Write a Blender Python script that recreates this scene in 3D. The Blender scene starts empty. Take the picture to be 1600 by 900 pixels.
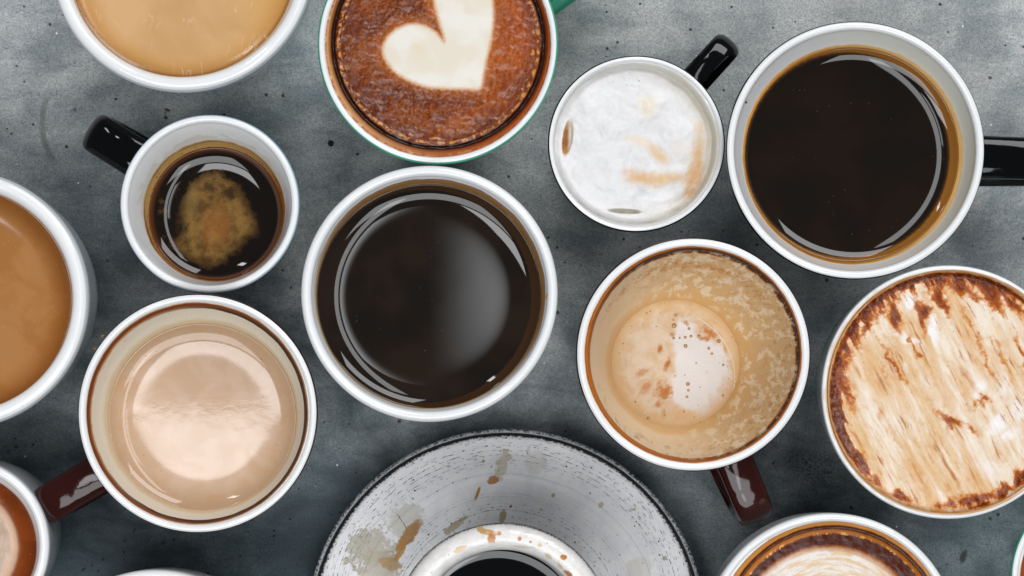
import bpy, math, random
import numpy as np
from mathutils import Vector

# ------------------------------------------------------------------ camera, world, lamps, exposure
sc = bpy.context.scene
COL = sc.collection
CAMZ = 0.70
FPX = 2988.0                                   # focal length in photo pixels (1600 wide)
cam = bpy.data.cameras.new('camera'); camo = bpy.data.objects.new('camera', cam); COL.objects.link(camo)
cam.sensor_width = 36; cam.lens = 36*FPX/1600; cam.clip_start = 0.01; cam.clip_end = 20
camo.location = (0, 0, CAMZ); camo.rotation_euler = (0, 0, 0)
sc.camera = camo

world = bpy.data.worlds.new('World'); sc.world = world; world.use_nodes = True
bg = world.node_tree.nodes['Background']
bg.inputs[0].default_value = (0.80, 0.90, 1.0, 1); bg.inputs[1].default_value = 0.14

def area(name, loc, target, sx, sy, rad, color):
    l = bpy.data.lights.new(name, 'AREA'); l.shape = 'RECTANGLE'; l.size = sx; l.size_y = sy
    l.energy = rad*math.pi*sx*sy; l.color = color
    o = bpy.data.objects.new(name, l); COL.objects.link(o); o.location = loc
    d = Vector(target)-Vector(loc)
    if math.hypot(d.x, d.y) > 1e-4: o.rotation_euler = d.to_track_quat('-Z', 'Y').to_euler()
    return o
area('window_light', (0.62, 1.25, 1.25), (0.0, 0.0, 0.05), 1.3, 0.8, 6.7, (0.985, 0.985, 1.0))
area('ceiling_softbox', (-0.10, -0.90, 1.62), (-0.10, -0.90, 0), 1.5, 0.78, 5.2, (0.96, 0.98, 1.0))
area('small_softbox', (-0.50, -0.285, 1.60), (-0.50, -0.285, 0), 0.52, 0.28, 8.4, (0.985, 0.98, 1.0))
area('side_strip', (-0.75, 0.85, 1.25), (0, 0, 0.05), 0.08, 0.35, 16.0, (1.0, 0.98, 0.96))
area('added_overhead_fill', (0.165, 0.0, 1.60), (0.165, 0.0, 0), 0.17, 1.7, 5.0, (0.98, 0.99, 1.0))  # added fill lamp that brightens the saucer and the cup interiors
g = area('centre_softbox', (-0.045, -0.03, 1.60), (-0.045, -0.03, 0), 0.15, 0.28, 6.0, (0.93, 0.97, 1.0))
g.data.use_nodes = True                          # a softbox that is hotter towards one side
_t = g.data.node_tree; _e = _t.nodes['Emission']; _g = _t.nodes.new('ShaderNodeNewGeometry'); _s = _t.nodes.new('ShaderNodeSeparateXYZ')
_m = _t.nodes.new('ShaderNodeMapRange'); _m.interpolation_type = 'SMOOTHSTEP'; _m.inputs[1].default_value = .15; _m.inputs[2].default_value = .95
_t.links.new(_g.outputs['Parametric'], _s.inputs[0]); _t.links.new(_s.outputs[0], _m.inputs[0]); _t.links.new(_m.outputs[0], _e.inputs['Strength'])

vs = sc.view_settings
vs.view_transform = 'Standard'; vs.look = 'None'; vs.exposure = -0.16; vs.gamma = 1.0; vs.use_curve_mapping = False

# ------------------------------------------------------------------ measures
def S(z): return (CAMZ-z)/FPX                   # metres per photo pixel at height z
def W(px, py, z): s = S(z); return ((px-800)*s, (450-py)*s)
rng = np.random.RandomState(7); random.seed(7)

def vnoise(x, y, seed=0):
    x = np.asarray(x, float); y = np.asarray(y, float)
    xi = np.floor(x).astype(np.int64); yi = np.floor(y).astype(np.int64); fx = x-xi; fy = y-yi
    def h(a, b):
        n = (a*374761393+b*668265263+seed*974634777) & 0xffffffff
        n = ((n ^ (n >> 13))*1274126177) & 0xffffffff
        return ((n ^ (n >> 16)) & 0xffff)/65535.0
    ux = fx*fx*(3-2*fx); uy = fy*fy*(3-2*fy)
    return (h(xi, yi)*(1-ux)+h(xi+1, yi)*ux)*(1-uy)+(h(xi, yi+1)*(1-ux)+h(xi+1, yi+1)*ux)*uy
def fbm(x, y, seed=0, o=4):
    t = 0; a = 0.5
    for k in range(o): t = t+a*vnoise(x*2**k, y*2**k, seed+k*17); a *= 0.5
    return t
def sst(x, a, b):
    t = np.clip((x-a)/(b-a), 0, 1); return t*t*(3-2*t)
def poly_sdf(x, y, P):
    P = np.array(P, float); n = len(P); d = np.full(x.shape, 1e9); inside = np.zeros(x.shape, bool)
    for i in range(n):
        ax, ay = P[i]; bx, by = P[(i+1) % n]; ex, ey = bx-ax, by-ay
        t = np.clip(((x-ax)*ex+(y-ay)*ey)/(ex*ex+ey*ey+1e-9), 0, 1)
        d = np.minimum(d, np.hypot(x-ax-t*ex, y-ay-t*ey))
        c = ((ay > y) != (by > y)) & (x < (bx-ax)*(y-ay)/((by-ay) if by != ay else 1e-9)+ax)
        inside ^= c
    return np.where(inside, -d, d)
def ell(x, y, cx, cy, rx, ry, ang=0):
    a = math.radians(ang); dx = x-cx; dy = y-cy
    u = dx*math.cos(a)+dy*math.sin(a); v = -dx*math.sin(a)+dy*math.cos(a)
    return np.sqrt((u/rx)**2+(v/ry)**2)
def gauss(x, y, cx, cy, rx, ry, ang=0): return np.exp(-ell(x, y, cx, cy, rx, ry, ang)**2)
def smooth_poly(P, k=4):
    for _ in range(k):
        Q = []
        for i in range(len(P)):
            a = P[i]; b = P[(i+1) % len(P)]
            Q += [(a[0]*.75+b[0]*.25, a[1]*.75+b[1]*.25), (a[0]*.25+b[0]*.75, a[1]*.25+b[1]*.75)]
        P = Q
    return P

# ------------------------------------------------------------------ node expressions
NT = None
class X:
    def __init__(s, k): s.k = k
    def __add__(a, b): return M('ADD', a, b)
    def __radd__(a, b): return M('ADD', b, a)
    def __sub__(a, b): return M('SUBTRACT', a, b)
    def __rsub__(a, b): return M('SUBTRACT', b, a)
    def __mul__(a, b): return M('MULTIPLY', a, b)
    def __rmul__(a, b): return M('MULTIPLY', b, a)
    def __truediv__(a, b): return M('DIVIDE', a, b)
    def __pow__(a, b): return M('POWER', a, b)
def N(t): return NT.nodes.new(t)
def plug(inp, v):
    if isinstance(v, X): NT.links.new(v.k, inp)
    elif isinstance(v, str): inp.default_value = C(v)
    elif isinstance(v, (tuple, list)):
        inp.default_value = tuple(v)+(1,)*(len(inp.default_value)-len(v))
    else: inp.default_value = v
def M(op, *a, clamp=False):
    n = N('ShaderNodeMath'); n.operation = op; n.use_clamp = clamp
    for i, v in enumerate(a): plug(n.inputs[i], v)
    return X(n.outputs[0])
def lin(c): return c/12.92 if c <= 0.04045 else ((c+0.055)/1.055)**2.4
def C(h): return tuple(lin(int(h[i:i+2], 16)/255) for i in (1, 3, 5))+(1,)
def mix(f, a, b):
    n = N('ShaderNodeMix'); n.data_type = 'RGBA'; n.clamp_factor = True
    plug(n.inputs[0], f); plug(n.inputs[6], a); plug(n.inputs[7], b); return X(n.outputs[2])
def mulc(f, a, b):
    n = N('ShaderNodeMix'); n.data_type = 'RGBA'; n.blend_type = 'MULTIPLY'
    plug(n.inputs[0], f); plug(n.inputs[6], a); plug(n.inputs[7], b); return X(n.outputs[2])
def ss(x, a, b, lo=0.0, hi=1.0):
    n = N('ShaderNodeMapRange'); n.interpolation_type = 'SMOOTHSTEP'
    plug(n.inputs[0], x); plug(n.inputs[1], a); plug(n.inputs[2], b); n.inputs[3].default_value = lo; n.inputs[4].default_value = hi
    return X(n.outputs[0])
def comb(x, y, z=0.0):
    n = N('ShaderNodeCombineXYZ'); plug(n.inputs[0], x); plug(n.inputs[1], y); plug(n.inputs[2], z); return X(n.outputs[0])
def noise(v, scale=1.0, det=3, rough=.5, dist=0.0):
    n = N('ShaderNodeTexNoise'); plug(n.inputs['Vector'], v); n.inputs['Scale'].default_value = scale
    n.inputs['Detail'].default_value = det; n.inputs['Roughness'].default_value = rough; n.inputs['Distortion'].default_value = dist
    return X(n.outputs['Fac'])
def vor(v, scale=1.0, feat='F1', rand=1.0):
    n = N('ShaderNodeTexVoronoi'); n.feature = feat; plug(n.inputs['Vector'], v); n.inputs['Scale'].default_value = scale
    n.inputs['Randomness'].default_value = rand
    d = X(n.outputs['Distance'])
    if feat == 'F1':
        sp = N('ShaderNodeSeparateColor'); NT.links.new(n.outputs['Color'], sp.inputs[0])
        return d, X(sp.outputs[0]), X(sp.outputs[1])
    return d
def attr(name):
    n = N('ShaderNodeAttribute'); n.attribute_name = name; return X(n.outputs['Fac'])
def obj_xyz():
    t = N('ShaderNodeTexCoord'); s = N('ShaderNodeSeparateXYZ'); NT.links.new(t.outputs['Object'], s.inputs[0])
    return X(s.outputs[0]), X(s.outputs[1]), X(s.outputs[2])
def mx(a, b): return M('MAXIMUM', a, b)
def mn(a, b): return M('MINIMUM', a, b)
def ab(a): return M('ABSOLUTE', a)
def spot(U, V, cx, cy, rx, ry, ang=0, soft=.25, warp=None):
    a = math.radians(ang); dx = U-float(cx); dy = V-float(cy)
    u = (dx*math.cos(a)+dy*math.sin(a))/float(rx); v = (dy*math.cos(a)-dx*math.sin(a))/float(ry)
    d = M('SQRT', u*u+v*v)
    if warp is not None: d = d+warp
    return ss(d, 1.0, 1.0-soft)
def material(name, fn):
    """fn returns dict of base, rough, height (m), spec, metal, coat, trans ..."""
    global NT
    m = bpy.data.materials.new(name); m.use_nodes = True; NT = m.node_tree
    b = NT.nodes['Principled BSDF']
    r = fn()
    plug(b.inputs['Base Color'], r['base']); plug(b.inputs['Roughness'], r.get('rough', .3))
    if 'spec' in r: plug(b.inputs['Specular IOR Level'], r['spec'])
    if 'ior' in r: b.inputs['IOR'].default_value = r['ior']
    if 'trans' in r: plug(b.inputs['Transmission Weight'], r['trans'])
    if 'coat' in r: plug(b.inputs['Coat Weight'], r['coat']); b.inputs['Coat Roughness'].default_value = r.get('coat_rough', .05)
    if 'sss' in r:
        b.inputs['Subsurface Weight'].default_value = r['sss']; b.inputs['Subsurface Scale'].default_value = .002
    if 'height' in r:
        bn = N('ShaderNodeBump'); bn.inputs['Distance'].default_value = 1.0; bn.inputs['Strength'].default_value = 1.0
        NT.links.new(r['height'].k, bn.inputs['Height']); NT.links.new(bn.outputs[0], b.inputs['Normal'])
        if 'coat' in r and not r.get('coat_flat'): NT.links.new(bn.outputs[0], b.inputs['Coat Normal'])
    return m

# ------------------------------------------------------------------ mesh helpers
def link(name, me, mats, loc=(0, 0, 0), parent=None, smooth=True):
    o = bpy.data.objects.new(name, me); COL.objects.link(o)
    for m in mats: me.materials.append(m)
    if smooth: me.polygons.foreach_set('use_smooth', [True]*len(me.polygons))
    o.location = loc
    if parent: o.parent = parent
    return o
def tag(o, label, cat=None, group=None, kind=None):
    if label: o['label'] = label
    if cat: o['category'] = cat
    if group: o['group'] = group
    if kind: o['kind'] = kind
    return o
def catmull(P, sub):
    P = np.array(P, float); out = []
    for i in range(len(P)-1):
        p0 = P[max(i-1, 0)]; p1 = P[i]; p2 = P[i+1]; p3 = P[min(i+2, len(P)-1)]
        for k in range(sub):
            t = k/sub
            out.append(.5*((2*p1)+(-p0+p2)*t+(2*p0-5*p1+4*p2-p3)*t*t+(-p0+3*p1-3*p2+p3)*t**3))
    out.append(P[-1]); return np.array(out)
def lathe(name, rings, seg=144, mat_of=None, wob=0.0):
    """rings rows: r, z, dx, dy, rad ; first/last ring closed with a centre fan"""
    n = len(rings); a = np.linspace(0, 2*math.pi, seg, endpoint=False)
    r = rings[:, 0:1]*(1+wob*np.sin(2*a+1.1)[None, :]+wob*.6*np.sin(3*a+.4)[None, :])
    vx = r*np.cos(a)+rings[:, 2:3]; vy = r*np.sin(a)+rings[:, 3:4]; vz = np.repeat(rings[:, 1:2], seg, 1)
    verts = np.stack([vx, vy, vz], -1).reshape(-1, 3)
    i = np.arange(n-1)[:, None]*seg; j = np.arange(seg)[None, :]; j2 = (j+1) % seg
    q = np.stack([i+j, i+j2, i+seg+j2, i+seg+j], -1).reshape(-1, 4)
    verts = np.vstack([verts, [[rings[0, 2], rings[0, 3], rings[0, 1]], [rings[-1, 2], rings[-1, 3], rings[-1, 1]]]])
    c0 = n*seg; c1 = c0+1
    faces = q.tolist()
    faces += [[c0, (k+1) % seg, k] for k in range(seg)]
    b = (n-1)*seg
    faces += [[c1, b+k, b+(k+1) % seg] for k in range(seg)]
    me = bpy.data.meshes.new(name); me.from_pydata(verts.tolist(), [], faces)
    rad = np.append(np.repeat(rings[:, 4], seg), [rings[0, 4], rings[-1, 4]])
    me.attributes.new('rad', 'FLOAT', 'POINT').data.foreach_set('value', rad)
    if mat_of is not None:
        mi = np.concatenate([np.repeat(np.array(mat_of[:n-1]), seg), np.full(seg, mat_of[0]), np.full(seg, mat_of[n-2])])
        me.polygons.foreach_set('material_index', mi.astype(int).tolist())
    return me

def handle_mesh(name, path, width, thick, seg=36, sub=12, taper=0.0):
    """path: (rho, z) points in the plane through the cup axis; section is a superellipse"""
    P = catmull(path, sub); n = len(P)
    T = np.gradient(P, axis=0); T /= np.linalg.norm(T, axis=1)[:, None]
    Nn = np.stack([-T[:, 1], T[:, 0]], 1)
    a = np.linspace(0, 2*math.pi, seg, endpoint=False)
    e = 2/2.5
    ca = np.sign(np.cos(a))*np.abs(np.cos(a))**e; sa = np.sign(np.sin(a))*np.abs(np.sin(a))**e
    verts = []
    for i in range(n):
        t = i/(n-1); fl = 1+.22*(2*t-1)**8
        w = width/2*fl; h = thick/2*(1+.3*(2*t-1)**4)
        for k in range(seg):
            verts.append((P[i, 0]+Nn[i, 0]*h*sa[k], w*ca[k], P[i, 1]+Nn[i, 1]*h*sa[k]))
    f = [[i*seg+k, i*seg+(k+1) % seg, (i+1)*seg+(k+1) % seg, (i+1)*seg+k] for i in range(n-1) for k in range(seg)]
    f += [list(range(seg))[::-1], [(n-1)*seg+k for k in range(seg)]]
    me = bpy.data.meshes.new(name); me.from_pydata(verts, [], f); return me

# ------------------------------------------------------------------ ceramic materials
def glaze(name, colr, rough=.10, amp=1.0, coat=.3):
    def f():
        x, y, z = obj_xyz(); v = comb(x, y, z)
        n = noise(v, 60, 3); n2 = noise(v, 900, 2)
        b = mix(ss(n, .3, .75)*.12, colr, tuple(c*.7 for c in C(colr)[:3]))
        return dict(base=b, rough=ss(n2, .2, .9, rough*.8, rough*1.5), height=(n*.00025+noise(v, 220, 2)*.00004)*amp, coat=coat, spec=.5 if coat else .4)
    return material(name, f)
WHITE = glaze('white_glaze', '#e8e8e7', .14)
BLACK = glaze('black_glaze', '#040404', .06, 1.0, 0.0)
MAROON = glaze('maroon_glaze', '#30100c', .07, 1.0, 0.0)
GREEN = glaze('green_glaze', '#45a98a', .12)
GREY_OUT = glaze('pale_grey_glaze', '#c3c8ca', .2)
BLUEISH = glaze('pale_blue_glaze', '#a9c3d8', .12)

def inner(name, films=(), base='#eceded', dirty=0.0, extra=None, rough=.13):
    """films: (rad_lo, rad_hi, soft, colour, strength, warp_px, noise_scale, (dir angle, bias) or None)"""
    def f():
        x, y, z = obj_xyz(); v = comb(x, y, z); R = attr('rad')
        ln = M('SQRT', x*x+y*y)+1e-5
        n = noise(v, 60, 3)
        b = mix(ss(n, .3, .75)*.10, base, tuple(c*.8 for c in C(base)[:3]))
        rad_tot = x*0.0
        for lo, hi, soft, colr, st, wp, nsc, dr in films:
            w = (noise(v, nsc, 4, .6)-.5)*wp
            Rw = R+w
            m = ss(Rw, lo-soft, lo+soft*.3)*ss(Rw, hi+soft, hi-soft*.3)*st
            if dr:
                d = (x*math.cos(math.radians(dr[0]))+y*math.sin(math.radians(dr[0])))/ln
                m = m*ss(d, dr[1]-.7, dr[1]+.7)
            b = mix(m, b, colr); rad_tot = rad_tot+m
        if extra: b = extra(b, x, y, z, v, R, ln)
        # scattered tiny specks of dried coffee
        vd, c1, c2 = vor(v, 420)
        sp = ss(vd, .10, .05)*ss(c1, .965, .975)
        b = mix(sp*.8, b, '#7a4a1c')
        dm = mn(rad_tot+0.0, 1.0)
        return dict(base=b, rough=dm*.35+rough, height=n*.00022+noise(v, 260, 2)*.00003+noise(v, 700, 3)*dm*.00006, coat=.25-dm*.25, spec=.5-dm*.3)
    return material(name, f)

PROFILES = {
    'cone': [(.30, 0), (.34, .0), (.36, .03), (.38, .06), (.48, .25), (.60, .48), (.75, .70), (.88, .86), (.97, .95)],
    'taper': [(.52, 0), (.56, .0), (.585, .03), (.60, .06), (.70, .18), (.81, .38), (.895, .60), (.95, .80), (.985, .93)],
    'full': [(.52, 0), (.56, .0), (.585, .03), (.60, .06), (.72, .18), (.85, .40), (.935, .64), (.975, .83), (.995, .94)],
    'bowl': [(.42, 0), (.47, .0), (.50, .04), (.49, .09), (.66, .22), (.83, .45), (.93, .68), (.975, .85), (.995, .95)],
    'mug': [(.62, 0), (.66, .0), (.70, .03), (.735, .08), (.79, .22), (.86, .42), (.92, .64), (.965, .83), (.99, .94)],
}
TZ = -.010                                       # height of the table top
def cup(name, label, cat, rim, zr, liq, depth, lip, m_in, m_out, profile='taper', mids=(), handle=None, z0=TZ, floor=.006, wob=.0015, group='cups of coffee set out on the concrete', edge=.28, part='cup_body', flat=1.0):
    """rim / liq: (cx, cy, r) in photo pixels; returns root empty and liquid circle in world units"""
    cx, cy = W(rim[0], rim[1], zr); R = rim[2]*S(zr); h = zr-z0
    root = bpy.data.objects.new(name, None); COL.objects.link(root); root.location = (cx, cy, z0)
    root.empty_display_size = .02
    tag(root, label, cat, group)
    zl = zr-depth; lx, ly = W(liq[0], liq[1], zl); lr = liq[2]*S(zl); lx -= cx; ly -= cy
    out = [(f*R, t*h, 0, 0, -60+60*t) for f, t in PROFILES[profile]]
    outer = catmull(out, 4)[:-1]
    lw = lip*S(zr); lh = min(lw*.55, .0028)*flat            # lip half ellipse
    lipr = []
    for k in range(13):
        a = math.pi*k/12
        lipr.append((R-lw/2+lw/2*math.cos(a), h-lh+lh*math.sin(a), 0, 0, rim[2]-lip*(k/12)))
    lipr = np.array(lipr); lipr[:, 0] = np.where(np.arange(13) < 6, R-(lw/2)*(1-np.cos(np.pi*np.arange(13)/12))*1.0, lipr[:, 0])
    inn = [tuple(lipr[-1])]
    for (mr, md, mxo, myo) in mids:                          # radius px, depth m, centre px
        zz = zr-md; wx, wy = W(mxo, myo, zz); inn.append((mr*S(zz), zz-z0, wx-cx, wy-cy, mr))
    inn.append((lr, zl-z0, lx, ly, liq[2]))
    hf = floor
    dz = zl-z0-hf
    k1 = .93 if depth < .03 else .9
    inn += [(lr*k1, zl-z0-dz*.4, lx*.8, ly*.8, liq[2]*.9), (lr*.78, zl-z0-dz*.8, lx*.6, ly*.6, liq[2]*.7), (lr*.55, hf, lx*.5, ly*.5, 30), (lr*.1, hf-.0005, lx*.5, ly*.5, 5)]
    inn = catmull(inn, 5)[1:]
    ro = np.interp(inn[:, 1], [t*h for f, t in PROFILES[profile][2:]], [f*R for f, t in PROFILES[profile][2:]])-.0022
    low = inn[:, 1] < zl-z0-.001; off = np.hypot(inn[:, 2], inn[:, 3])
    inn[:, 0] = np.where(low, np.minimum(inn[:, 0], np.maximum(ro-off, .001)), inn[:, 0])
    rings = np.vstack([outer, lipr, inn])
    no = len(outer); mo = [1]*(no+int(12*edge))+[0]*(len(rings)-no-int(12*edge))
    me = lathe(part, rings, 160, mo, wob)
    link(part, me, [m_in, m_out], parent=root)
    if handle:
        tx, ty = W(handle['tip'][0], handle['tip'][1], z0+h*handle.get('zm', .52))
        ang = math.atan2(ty-cy, tx-cx); L = math.hypot(tx-cx, ty-cy)
        w = handle['w']*S(z0+h*.7); th = handle.get('th', .0062)
        Lc = L-th/2
        rin = R*.90
        zt = handle.get('zt', .80)*h; zb = handle.get('zb', .22)*h
        ext = Lc-rin
        fz = [t*h for f, t in PROFILES[profile][2:]]; fr = [f*R for f, t in PROFILES[profile][2:]]
        r0 = float(np.interp(zt, fz, fr))-.0012; r1 = float(np.interp(zb, fz, fr))-.0012; rin = r0; ext = Lc-rin
        path = [(r0, zt-.001), (rin+ext*.18, zt+.0005), (rin+ext*.55, zt), (rin+ext*.90, zt-h*.035), (Lc, zt-h*.17), (Lc-ext*.01, (zt+zb)/2-h*.02), (rin+ext*.90, (zt+zb)/2-h*.16), (rin+ext*.45, zb+h*.02), (r1, zb+h*.03)]
        hm = handle_mesh('handle', path, w, th)
        ho = link('handle', hm, [handle['mat']], parent=root); ho.rotation_euler = (0, 0, ang)
    return root, (lx+cx, ly+cy, zl, lr)

# ------------------------------------------------------------------ liquids and foams
def disc(name, L, px, mat, label, cat, rings=60, seg=240, hfun=None, attrs=None, men=(.0018, .0027), group='drinks in the cups', grow=.0006, parts=None, skirt=.006, edge_pow=1.6):
    """a drink: closed body whose top carries the meniscus or foam relief; px=(cx,cy) photo centre.
       parts: list of (name, mask function(U,V)) cut out of the top as children"""
    lx, ly, zl, lr = L; s = S(zl); Rr = lr+grow
    t = 1-(1-np.linspace(0, 1, rings))**edge_pow
    t = .5*t+.5*np.linspace(0, 1, rings)
    rr = np.maximum(t*Rr, 1e-5)
    a = np.linspace(0, 2*math.pi, seg, endpoint=False)
    r2 = rr[:, None]*np.ones(seg)[None, :]
    x = r2*np.cos(a); y = r2*np.sin(a)
    U = px[0]+x/s; V = px[1]-y/s
    z = men[0]*np.exp(-np.maximum(lr-r2, -.0002)/men[1])
    if hfun: z = z+hfun(U, V, r2/s)
    n = rings
    # skirt and bottom
    xs = [x, (x[-1:]*.97), x[-1:]*.85]; ys = [y, y[-1:]*.97, y[-1:]*.85]; zs = [z, z[-1:]*0-skirt*.5, z[-1:]*0-skirt]
    Xv = np.vstack(xs); Yv = np.vstack(ys); Zv = np.vstack(zs); m = n+2
    verts = np.stack([Xv, Yv, Zv], -1).reshape(-1, 3)
    i = np.arange(m-1)[:, None]*seg; j = np.arange(seg)[None, :]; j2 = (j+1) % seg
    q = np.stack([i+j, i+seg+j, i+seg+j2, i+j2], -1).reshape(-1, 4)
    Uv = (px[0]+Xv/s).reshape(-1); Vv = (px[1]-Yv/s).reshape(-1)
    fc_u = Uv[q].mean(1); fc_v = Vv[q].mean(1); top = (np.arange(len(q)) < (n-1)*seg)
    body = np.ones(len(q), bool); groups = []
    for pn, fn, plabel in (parts or []):
        mk = fn(fc_u, fc_v) & top & body; body &= ~mk; groups.append((pn, mk, plabel))
    def build(nm, faces, cap):
        used = np.unique(faces); idx = np.full(len(verts)+2, -1); idx[used] = np.arange(len(used))
        fl = idx[faces].tolist(); vv = verts[used]
        if cap:
            b0 = idx[(m-1)*seg:m*seg].tolist(); fl = fl+[b0]
        me = bpy.data.meshes.new(nm); me.from_pydata(vv.tolist(), [], fl)
        for an, fn in (attrs or {}).items():
            me.attributes.new(an, 'FLOAT', 'POINT').data.foreach_set('value', fn(Uv[used], Vv[used]).astype(float))
        return me
    root = link(name, build(name, q[body], True), [mat], (lx, ly, zl))
    tag(root, label, cat, group)
    for pn, mk, plabel in groups:
        if mk.any():
            p = link(pn, build(pn, q[mk], False), [mat], parent=root)
            if plabel: p['label'] = plabel
    return root
def UVpx(L, px):
    x, y, z = obj_xyz(); s = S(L[2]); return x*(1/s)+float(px[0]), y*(-1/s)+float(px[1]), z*(1/s)

# ------------------------------------------------------------------ the concrete table top
def conc():
    x, y, z = obj_xyz(); s = S(-.010); U = x*(1/s)+800.0; V = y*(-1/s)+450.0
    v = comb(U, V, 0.0)
    cloud = noise(v, 1/230, 5, .55, .6); st = noise(comb(U*.45, V, 3.0), 1/38, 5, .6, .8); c3 = noise(v, 1/60, 4, .6)
    g1 = noise(v, 1/3.0, 2, .85); g2 = noise(v, 1/7, 4, .7)
    t = cloud*.50+st*.3+c3*.2
    tone = ss(V*-1.0+U*.18+(c3-.5)*260+(cloud-.5)*700, -900., 40.)  # concrete's own variation plus painted-in shade, darkening towards the bottom
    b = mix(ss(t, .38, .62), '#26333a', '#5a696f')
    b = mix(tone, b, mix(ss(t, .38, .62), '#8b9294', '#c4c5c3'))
    b = mix(ss(noise(comb(U, V, 9.), 1/320, 2), .4, .65)*.30, b, '#6f8488')
    gr = (g1-.5)*1.9+(g2-.5)*1.1+1.0
    gg = comb(gr, gr, gr); b = mulc(1.0, b, gg)
    h = g1*.00003+g2*.00004+c3*.0001
    # pits of several sizes
    d1, a1, a2 = vor(v, 1/13); r1 = a1**5.0*.22+.035
    pit = ss(d1, r1, r1*.55)*ss(a2, .25, .4)
    d2, e1, e2 = vor(v, 1/38); r2 = e1**4.0*.085+.015
    w = (noise(v, 1/3, 2)-.5)*.05
    pit2 = ss(d2+w, r2, r2*.6)*ss(noise(v, 1/150, 2), .42, .58)
    pm = mx(pit, pit2)
    b = mix(pm*.85, b, '#1b1d1e')
    d3, k1, k2 = vor(v, 1/46); sp = ss(d3, .046, .024)*ss(k1, .42, .47)
    d4, k3, k4 = vor(v, 1/17); sp2 = ss(d4, .055, .03)*ss(k3, .90, .92)
    sp = mx(sp, sp2*.7)
    b = mix(sp*.95, b, '#f4f6f6')
    # crushed patch, stains and marks seen in the photograph
    wn = (noise(v, 1/7, 3)-.5)*.8
    b = mix(spot(U, V, 517, 224, 5.5, 6, 0, .3, wn*.3), b, '#0d0d0b')
    for cx, cy, rx, ry, an, st_ in ((258, 178, 2.2, 10, 5, .5), (262, 172, 6, 3, 20, .9), (259, 184, 4, 3.5, 0, .9), (210, 829, 2.5, 6, 30, .8), (195, 845, 2.5, 4, 40, .8),
                                   (161, 874, 3, 3, 0, .8), (130, 890, 2.5, 6, 62, .8), (144, 884, 2.5, 2.5, 0, .8), (255, 848, 5, 4, 20, .8), (117, 171, 4, 3.5, 0, .6), (38, 128, 3, 3, 0, .7), (18, 209, 2.6, 2.2, 0, .9), (1505, 870, 7, 14, 20, .8), (1330, 793, 5, 3, 50, .9), (845, 62, 3, 2.5, 0, .9), (965, 66, 3, 3, 0, .8)):
        b = mix(spot(U, V, cx, cy, rx, ry, an, .5, wn*.6)*st_, b, '#201c14')
    # faint curved tea-coloured ring left by a cup
    dd = M('SQRT', (U-152.)*(U-152.)+(V-192.)*(V-192.)*.8)
    arc = ss(ab(dd-86.0+wn*3), 7, 1.5)*ss(U, 112, 84)*ss(V, 130, 175)*ss(V, 268, 235)
    b = mix(arc*.5, b, '#5a5c50')
    rub = ss(noise(v, 1/4, 3), .52, .6)*spot(U, V, 1265, 730, 70, 36, 20, .8)
    b = mix(rub*.6, b, '#24292b')
    h = h-pm*.0004-rub*.0002
    return dict(base=b, rough=ss(g2, .2, .8, .5, .75), height=h, spec=.35)
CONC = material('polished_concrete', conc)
def slab():
    n = 2; me = bpy.data.meshes.new('concrete_surface'); w = .75; e = .004
    v = [(-w, -w, -.04), (w, -w, -.04), (w, w, -.04), (-w, w, -.04), (-w, -w, -e), (w, -w, -e), (w, w, -e), (-w, w, -e), (-w+e, -w+e, 0), (w-e, -w+e, 0), (w-e, w-e, 0), (-w+e, w-e, 0)]
    f = [(3, 2, 1, 0), (8, 9, 10, 11)]+[(i, (i+1) % 4, 4+(i+1) % 4, 4+i) for i in range(4)]+[(4+i, 4+(i+1) % 4, 8+(i+1) % 4, 8+i) for i in range(4)]
    me.from_pydata(v, [], f)
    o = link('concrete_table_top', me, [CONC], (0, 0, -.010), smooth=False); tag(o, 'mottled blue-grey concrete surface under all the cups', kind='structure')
slab()

HB = dict(mat=BLACK); HM = dict(mat=MAROON); HG = dict(mat=GREEN)

def drop(root, px, py, zr, r, colr, ry=None, ang=0):
    """a dried drip of coffee on a rim"""
    me = bpy.data.meshes.new('coffee_drip'); s = S(zr); ry = ry or r; seg = 14
    vs_, fs = [], []
    for i in range(5):
        a = math.pi/2*i/4
        for k in range(seg):
            t = 2*math.pi*k/seg; j = 1+.18*math.sin(3*t+px)+.1*math.sin(5*t+py)
            x = r*s*math.cos(a)*math.cos(t)*j; y = ry*s*math.cos(a)*math.sin(t)*j
            c, sn = math.cos(ang), math.sin(ang)
            vs_.append((x*c-y*sn, x*sn+y*c, .0005*math.sin(a)))
    for i in range(4):
        for k in range(seg): fs.append((i*seg+k, i*seg+(k+1) % seg, (i+1)*seg+(k+1) % seg, (i+1)*seg+k))
    me.from_pydata(vs_, [], fs)
    wx, wy = W(px, py, zr)
    o = link('coffee_drip', me, [colr], parent=root); o.location = (wx-root.location.x, wy-root.location.y, zr-root.location.z-.0002)
    return o
DRIP = material('dried_coffee', lambda: dict(base='#a8702c', rough=.35))
DRIPD = material('dark_dried_coffee', lambda: dict(base='#3a2414', rough=.35))

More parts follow.
